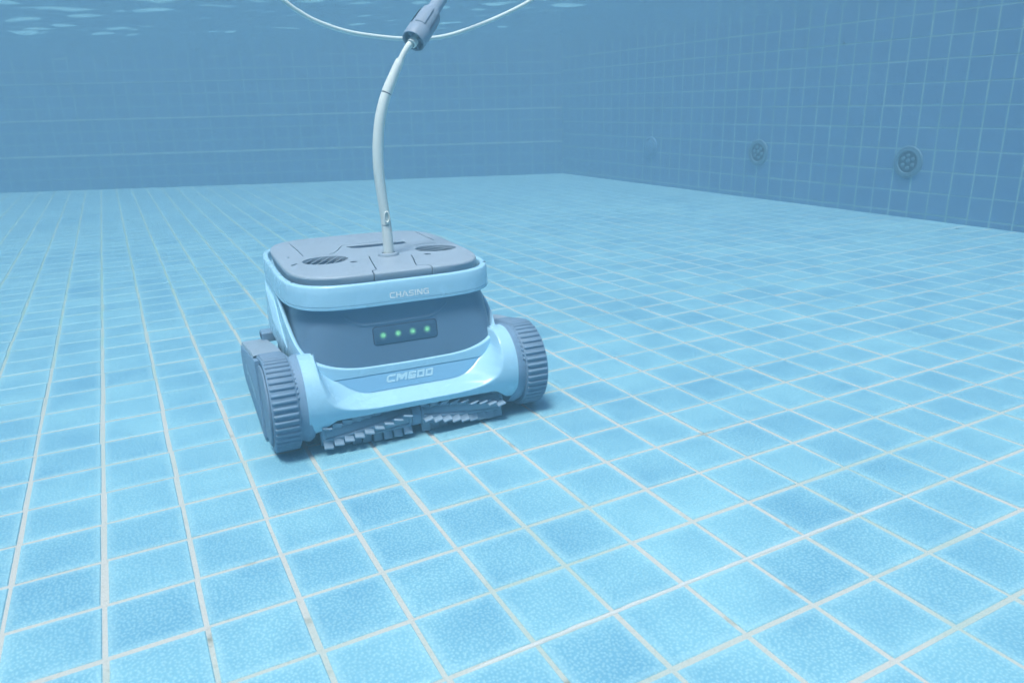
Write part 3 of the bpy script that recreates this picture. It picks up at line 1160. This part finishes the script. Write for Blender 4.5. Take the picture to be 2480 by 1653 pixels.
def hull(r_add, n1=44, n2=22, nl=14):
    """closed side-view loop (y, z, ny, nz) round both track wheels, starting at the bottom rear and running under to the front"""
    r1, r2 = R1 + r_add, R2 + r_add
    d = math.hypot(C2[0] - C1[0], C2[1] - C1[1])
    base = math.atan2(C2[1] - C1[1], C2[0] - C1[0])
    off = math.acos((r1 - r2) / d)
    aT, aB = base + off, base - off
    pts = []
    a0, a1 = aB, aT - 2 * math.pi
    for t in np.linspace(0, 1, nl, endpoint=False):
        p = (C2[0] + r2 * math.cos(aB)) * (1 - t) + (C1[0] + r1 * math.cos(aB)) * t
        q = (C2[1] + r2 * math.sin(aB)) * (1 - t) + (C1[1] + r1 * math.sin(aB)) * t
        pts.append((p, q, math.cos(aB), math.sin(aB)))
    for t in np.linspace(0, 1, n1, endpoint=False):
        a = a0 + (a1 - a0) * t
        pts.append((C1[0] + r1 * math.cos(a), C1[1] + r1 * math.sin(a), math.cos(a), math.sin(a)))
    for t in np.linspace(0, 1, nl, endpoint=False):
        p = (C1[0] + r1 * math.cos(aT)) * (1 - t) + (C2[0] + r2 * math.cos(aT)) * t
        q = (C1[1] + r1 * math.sin(aT)) * (1 - t) + (C2[1] + r2 * math.sin(aT)) * t
        pts.append((p, q, math.cos(aT), math.sin(aT)))
    for t in np.linspace(0, 1, n2, endpoint=False):
        a = aT + (aB - aT) * t
        pts.append((C2[0] + r2 * math.cos(a), C2[1] + r2 * math.sin(a), math.cos(a), math.sin(a)))
    return pts


XI, XO = 1.965, 2.385
lug_v, lug_f = [], []
prof_l = [(-0.034, -0.012), (-0.022, 0.022), (-0.010, 0.034), (0.010, 0.034), (0.022, 0.022), (0.034, -0.012)]
for ix, (x, sc) in enumerate(((-0.195, 0.0), (-0.185, 0.8), (-0.17, 1.0), (0.17, 1.0), (0.185, 0.8), (0.195, 0.0))):
    for (q, h_) in prof_l:
        lug_v.append((x, q * (0.85 + 0.15 * sc), -0.012 + (h_ + 0.012) * sc))
lug_f = grid_faces(6, 6, flip=True)
lug_me = new_mesh('tread_lug', lug_v, lug_f, 1.2)
lug_me.materials.append(M['rubber'])
for sgn in (-1, 1):
    trk = empty('track')
    trk.parent = robot
    loop = hull(0.0)
    n = len(loop)
    secs = [(XI, -0.07), (XI, -0.012), (XI + 0.014, 0.0), (XO - 0.014, 0.0), (XO, -0.012), (XO, -0.07)]
    V = []
    for x, d in secs:
        for (y, z, ny_, nz_) in loop:
            V.append((sgn * x, y + ny_ * d, z + nz_ * d))
    obj('belt', V, grid_faces(len(secs), n, closed=True, flip=sgn < 0), M['rubber'], trk, 0.8)
    # lugs all along the belt except under the smooth fender on top at the back
    P = np.array([(a, b_) for a, b_, _, _ in loop] + [loop[0][:2]])
    Q = np.array([(c, d) for _, _, c, d in loop] + [loop[0][2:]])
    L = np.concatenate([[0], np.cumsum(np.hypot(*np.diff(P, axis=0).T))])
    cnt = int(L[-1] / 0.108)
    for k in range(cnt):
        s_ = L[-1] * k / cnt
        y, z = np.interp(s_, L, P[:, 0]), np.interp(s_, L, P[:, 1])
        ny_, nz_ = np.interp(s_, L, Q[:, 0]), np.interp(s_, L, Q[:, 1])
        l_ = math.hypot(ny_, nz_)
        ny_, nz_ = ny_ / l_, nz_ / l_
        if nz_ > 0 and y > 1.05:
            continue
        o = link('tread_lug', lug_me, None, trk)
        nn = Vector((0, ny_, nz_))
        xx = Vector((1, 0, 0))
        yy = nn.cross(xx)
        mt = Matrix((xx, yy, nn)).transposed().to_4x4()
        mt.translation = Vector((sgn * (XI + XO) / 2 * S, y * S, z * S))
        o.matrix_local = mt
    # smooth fender over the back of the belt
    lp2 = hull(0.035)
    arc = [q for q in lp2 if q[0] > 0.95 and q[3] > -0.2]
    V = []
    for x, d in ((XI - 0.01, -0.05), (XI - 0.01, -0.006), (XI + 0.01, 0.004), (XO, 0.004), (XO + 0.04, -0.004), (XO + 0.05, -0.02), (XO + 0.05, -0.06)):
        for k, (y, z, ny_, nz_) in enumerate(arc):
            e = -0.03 * max(0, 1 - k / 2.0)
            V.append((sgn * x, y + ny_ * (d + e), z + nz_ * (d + e)))
    obj('fender', V, grid_faces(7, len(arc), flip=sgn < 0), M['lid'], trk, 0.7)
    # outer side cover in two pieces with a dark joint between them
    def cover(rad, x0, x1, keep, name, mat, bev=0.03):
        lp3 = hull(rad, 60, 30, 30)
        poly = [(y, z) for y, z, _, _ in lp3]
        pl = []
        m_ = len(poly)
        for k in range(m_):
            p, q = poly[k], poly[(k + 1) % m_]
            kp, kq = keep(*p), keep(*q)
            if kp <= 0:
                pl.append(p)
            if (kp <= 0) != (kq <= 0):
                t = kp / (kp - kq)
                pl.append((p[0] + (q[0] - p[0]) * t, p[1] + (q[1] - p[1]) * t))
        cy_m = sum(p[0] for p in pl) / len(pl)
        cz_m = sum(p[1] for p in pl) / len(pl)
        ins = [(cy_m + (y - cy_m) * (1 - bev * 1.2), cz_m + (z - cz_m) * (1 - bev * 2.2)) for y, z in pl]
        k_ = len(pl)
        V_ = [(sgn * x0, y, z) for y, z in pl] + [(sgn * (x1 - 0.012), y, z) for y, z in pl] + [(sgn * x1, y, z) for y, z in ins]
        F_ = grid_faces(3, k_, closed=True, flip=sgn > 0)
        cap = tuple(2 * k_ + i for i in range(k_))
        F_.append(cap if sgn < 0 else cap[::-1])
        return obj(name, V_, F_, mat, trk, 0.4)
    cover(-0.10, 2.20, 2.425, lambda y, z: (y - 0.52) - 0.18 * math.sin((z - 0.1) * 2.2), 'wheel_cover', M['rubber'])
    sp = cover(-0.035, 2.20, 2.465, lambda y, z: -((y - 0.555) - 0.18 * math.sin((z - 0.1) * 2.2)), 'side_panel', M['chassis'])
    cover(-0.06, 2.10, 2.395, lambda y, z: -1.0, 'inner_plate', M['dark'])
    lettering('CHASING', [0.20, 0.19, 0.21, 0.19, 0.05, 0.21, 0.21], 0.20, 0.042, 0.05, 0.0,
              (lambda x, y: (-2.468, 2.05 - x, 0.62 + y)) if sgn < 0 else (lambda x, y: (2.468, 2.05 + x, 0.62 + y)), 'side_lettering', M['print_soft'], sp)
    # inner flange beside the bumper and the row of drive teeth inside the belt
    V_, F_ = lathe([(0.30, 1.74), (0.70, 1.74), (0.735, 1.80), (0.735, 1.86), (0.71, 1.90), (0.70, 1.985), (0.30, 1.985)], 56, 'x')
    V_ = V_ * np.array([sgn, 1, 1]) + np.array([0, C1[0], C1[1] + 0.035])
    V_[:, 2] = np.maximum(V_[:, 2], 0.10)
    obj('flange', V_, F_ if sgn > 0 else [f[::-1] for f in F_], M['chassis'], trk, 0.6)
    VV, FF = [], []
    bx, fx = bev_box(0.05, 0.05, 0.05, 0.015)
    for k in range(int(L[-1] / 0.085)):
        s_ = 0.085 * k
        y, z = np.interp(s_, L, P[:, 0]), np.interp(s_, L, P[:, 1])
        ny_, nz_ = np.interp(s_, L, Q[:, 0]), np.interp(s_, L, Q[:, 1])
        if nz_ < 0.35:
            continue
        b0 = len(VV)
        VV += [tuple(v) for v in bx + np.array([sgn * (XI - 0.012), y - ny_ * 0.035, z - nz_ * 0.035])]
        FF += [tuple(i + b0 for i in f) for f in fx]
    th_ = obj('drive_teeth', VV, FF, M['rubber'], trk, 0.8)
    th_['kind'] = 'stuff'

# ------------------------------------------------------------------ brush rollers
BY, BZ = -0.25, 0.325
pv_v, pv_f = bev_box(0.158, 0.030, 0.21, 0.008)
pv_v = np.array([(x, y - 0.10 * (z / 0.17 + 0.5) ** 2 * 0.35, z) for x, y, z in pv_v])
pad_me = new_mesh('paddle', pv_v, pv_f, 0.6)
pad_me.materials.append(M['brush'])
for sgn, x0, x1 in ((-1, -1.66, -0.12), (1, 0.02, 1.56)):
    ro = empty('brush_roller')
    ro.parent = robot
    V_, F_ = lathe([(0.02, x0), (0.14, x0 + 0.005), (0.17, x0 + 0.03), (0.17, x0 + 0.06), (0.15, x0 + 0.08), (0.15, x1 - 0.08), (0.17, x1 - 0.06), (0.17, x1 - 0.03), (0.14, x1 - 0.005), (0.02, x1)], 28, 'x')
    obj('roller_core', V_ + np.array([0, BY, BZ]), F_, M['brush'], ro, 0.6)
    npd = 9
    for hx in range(5):
        V_, F_ = [], []
        for k in range(npd):
            x = x0 + 0.10 + (x1 - x0 - 0.20) * k / (npd - 1)
            ph = 2 * math.pi * hx / 5 + sgn * 1.15 * (k / (npd - 1)) + (0.25 if sgn > 0 else 0.9)
            o = link('paddle', pad_me, None, ro)
            rm = Matrix.Rotation(ph, 4, 'X') @ Matrix.Translation(Vector((0, 0, 0.207 * S))) @ Matrix.Rotation(sgn * 0.22, 4, 'Z') @ Matrix.Rotation(random.uniform(-0.10, 0.10), 4, 'X')
            o.matrix_local = Matrix.Translation(Vector((x * S, BY * S, BZ * S))) @ rm
        # rib that carries the paddles
        P = []
        for k in range(40):
            x = x0 + 0.04 + (x1 - x0 - 0.08) * k / 39
            ph = 2 * math.pi * hx / 5 + sgn * 1.15 * ((x - x0 - 0.1) / (x1 - x0 - 0.2)) + (0.25 if sgn > 0 else 0.9)
            P.append((x, BY - 0.165 * math.sin(ph), BZ + 0.165 * math.cos(ph)))
        V_, F_ = sweep(P, [0.032] * 40, 8)
        obj('paddle_rib', V_, F_, M['brush'], ro, 1.2)
V_, F_ = lathe([(0.02, -0.13), (0.19, -0.125), (0.20, -0.10), (0.20, 0.0), (0.19, 0.025), (0.02, 0.03)], 28, 'x')
obj('brush_bearing', V_ + np.array([0, BY + 0.02, BZ + 0.02]), F_, M['chassis'], robot, 0.6)

# the body sits on the track carriers; tracks and brushes are set out from the middle of the wheel base
BODY_K, BODY_OFF = 0.977, np.array([-0.077, -0.268, 0.124])
for ch in list(robot.children):
    if ch.name.startswith(('track', 'brush')):
        ch.location.x += -0.055 * S
    else:
        ch.scale = (BODY_K,) * 3
        ch.location = np.array(ch.location) * BODY_K + BODY_OFF * S

# ------------------------------------------------------------------ hose with its connector, standing in the lid collar
rm = Matrix.Translation(Vector(RO * S)) @ Matrix.Rotation(TH, 4, 'Z')


def to_world(pts):
    return np.array([tuple(rm @ Vector((np.asarray(p) * BODY_K + BODY_OFF) * S)) for p in pts]) / S


hose_root = empty('floating_hose', tuple(to_world([(HOSE_X, HOSE_Y, LZ)])[0] * S))
tag(hose_root, 'white hose rising in a curve from the robot lid to a grey connector', 'hose')
hr = np.array(hose_root.location) / S


def hose_part(name, pts, radii, mat, n=18, parent=None, caps=True, samples=60):
    P = smooth_path(pts, samples)
    rad = np.interp(np.linspace(0, 1, samples), np.linspace(0, 1, len(radii)), radii)
    P = to_world(P) - hr
    V_, F_ = sweep(P, rad, n, caps)
    return obj(name, V_, F_, mat, parent or hose_root, 1.0)


Y0 = 1.85
lowp = [(0.215, Y0, 2.66), (0.215, Y0, 3.05), (0.20, Y0, 3.42), (0.165, Y0, 3.86), (0.145, Y0, 4.28), (0.165, Y0, 4.70), (0.23, Y0, 5.12), (0.32, Y0 + 0.01, 5.42), (0.395, Y0 + 0.02, 5.595)]
tube = hose_part('hose_tube', lowp, [0.098, 0.094, 0.088, 0.090, 0.096, 0.096, 0.094, 0.092, 0.090], M['hose'])
hose_part('joint_seam', [(0.393, Y0 + 0.02, 5.590), (0.400, Y0 + 0.02, 5.605), (0.407, Y0 + 0.02, 5.62)], [0.083, 0.083], M['dark'], samples=4)
hose_part('sleeve', [(0.402, Y0 + 0.02, 5.610), (0.48, Y0 + 0.03, 5.76), (0.56, Y0 + 0.04, 5.91), (0.64, Y0 + 0.05, 6.05), (0.70, Y0 + 0.06, 6.155)], [0.093, 0.093, 0.088, 0.082, 0.080, 0.078, 0.070], M['hose'])
hose_part('neck', [(0.69, Y0 + 0.06, 6.13), (0.77, Y0 + 0.07, 6.26), (0.86, Y0 + 0.09, 6.37), (0.95, Y0 + 0.11, 6.46), (1.05, Y0 + 0.14, 6.57)], [0.052, 0.050, 0.052, 0.060, 0.052, 0.05], M['hose'])
# toggle ring moulded on the tube
P = to_world([(0.205 + 0.045 * math.cos(t) - 0.0, Y0 - 0.088 - 0.01, 3.44 + 0.10 * math.sin(t)) for t in np.linspace(0, 2 * math.pi, 25)]) - hr
V_, F_ = sweep(P, [0.014] * 25, 8, False)
obj('hose_eyelet', V_, F_, M['hose'], tube, 1.0)
P = to_world([(0.10 + 0.2 * t, Y0 - 0.092 * math.sin(math.pi * t) - 0.004, 3.29) for t in np.linspace(0.12, 0.7, 12)]) - hr
V_, F_ = sweep(P, [0.006] * 12, 6)
obj('hose_nick', V_, F_, M['dark'], tube, 1.0)
# connector body
A0, A1 = np.array([0.985, Y0 + 0.12, 6.475]), np.array([1.86, Y0 + 0.72, 7.40])
axis = (A1 - A0) / np.linalg.norm(A1 - A0)
ref = np.array([0, -1.0, 0])
e1 = ref - (ref @ axis) * axis
e1 /= np.linalg.norm(e1)
e2 = np.cross(axis, e1)


def along(profile, n=36, a0=0.0, a1=2 * math.pi):
    V_ = []
    closed = abs(a1 - a0 - 2 * math.pi) < 1e-6
    for r, d in profile:
        for k in range(n):
            t = a0 + (a1 - a0) * k / (n if closed else n - 1)
            V_.append(A0 + axis * d + r * (math.cos(t) * e1 + math.sin(t) * e2))
    return to_world(V_) - hr, grid_faces(len(profile), n, closed=closed)


V_, F_ = along([(0.05, 0.15), (0.18, 0.14), (0.19, 0.02), (0.198, 0.0), (0.214, 0.0), (0.220, 0.015), (0.220, 0.27), (0.212, 0.285), (0.203, 0.29), (0.190, 0.68), (0.178, 0.76), (0.135, 0.83), (0.125, 0.87), (0.12, 1.35), (0.02, 1.36)])
conn = obj('connector', V_, F_, M['connector'], hose_root, 0.5)
V_, F_ = along([(0.06, -0.08), (0.085, -0.07), (0.088, 0.02), (0.065, 0.05), (0.05, 0.14)], 24)
obj('gland_nut', V_, F_, M['hose'], hose_root, 0.6)
for k in range(4):
    t = 0.4 + k * math.pi / 2
    bx, fx = bev_box(1, 1, 1, 0.0)
    rad_ = math.cos(t) * e1 + math.sin(t) * e2
    tan_ = -math.sin(t) * e1 + math.cos(t) * e2
    Vb = [A0 + axis * (0.075 + 0.12 * v[2]) + rad_ * (0.135 + 0.11 * v[0]) + tan_ * (0.014 * v[1]) for v in bx]
    obj('connector_web', to_world(Vb) - hr, fx, M['connector'], conn, 0.5)
for k in range(4):
    t = 0.9 + k * math.pi / 2
    V_, F_ = along([(0.203, 0.28), (0.222, 0.30), (0.214, 0.66), (0.185, 0.75)], 10, t - 0.42, t + 0.42)
    obj('grip_pad', V_, F_, M['connector'], conn, 0.6)
hose_tail = [tuple(A0 + axis * 1.2), tuple(A0 + axis * 1.5), tuple(A1 + np.array([0.55, 0.3, 0.75])), tuple(A1 + np.array([0.8, 0.6, 1.35])), tuple(A1 + np.array([1.6, 1.0, 1.58])), tuple(A1 + np.array([3.4, 1.6, 1.58]))]
hose_part('hose_tail', hose_tail, [0.06, 0.05, 0.045, 0.045, 0.045], M['cable'])

# ------------------------------------------------------------------ second cable hanging in an arc behind the connector
cab = [(-3.6, 3.9, 8.95), (-2.6, 3.6, 8.75), (-1.75, 3.3, 8.0), (-1.02, 3.2, 7.26), (-0.72, 3.2, 7.04), (-0.40, 3.2, 6.88), (0.15, 3.2, 6.72), (0.85, 3.2, 6.635), (1.29, 3.2, 6.62), (1.85, 3.2, 6.645), (2.37, 3.2, 6.76), (3.18, 3.2, 7.04), (3.96, 3.2, 7.39), (4.9, 3.3, 7.95), (6.0, 3.6, 8.7), (7.0, 4.0, 8.95)]
V_, F_ = sweep(to_world(smooth_path(cab, 140)), [0.040] * 140, 12)
c2 = obj('cable', V_, F_, M['cable'], None, 1.0)
tag(c2, 'thin pale cable sagging in a wide arc behind the grey connector', 'cable')


# ------------------------------------------------------------------ specks of dirt
def speck(pts_c, sx, sy, sz, label, nrm_axis):
    bm = bmesh.new()
    bmesh.ops.create_icosphere(bm, subdivisions=2, radius=1.0)
    for v in bm.verts:
        q = 1 + 0.35 * math.sin(5 * v.co.x + 3 * v.co.y) * math.cos(4 * v.co.z)
        v.co = Vector((v.co.x * sx * q, v.co.y * sy * q, v.co.z * sz * q)) * S
    me = bpy.data.meshes.new('speck')
    bm.to_mesh(me)
    bm.free()
    me.materials.append(M['debris'])
    o = link('speck', me)
    o.location = Vector(pts_c) * S
    tag(o, label, 'speck')
    o['kind'] = 'thing'


speck((31.36, 10.74, TILE_H + 0.012), 0.07, 0.05, 0.012, 'grey flake lying on the floor close to the inlet wall', 'z')
speck((29.19, 17.8, TILE_H + 0.012), 0.04, 0.04, 0.012, 'tiny black grain on the floor out in front of the inlets', 'z')
speck((POOL_X1 - TILE_H - 0.012, 18.18, 7.72), 0.012, 0.06, 0.05, 'small dark speck stuck high on the inlet wall', 'x')
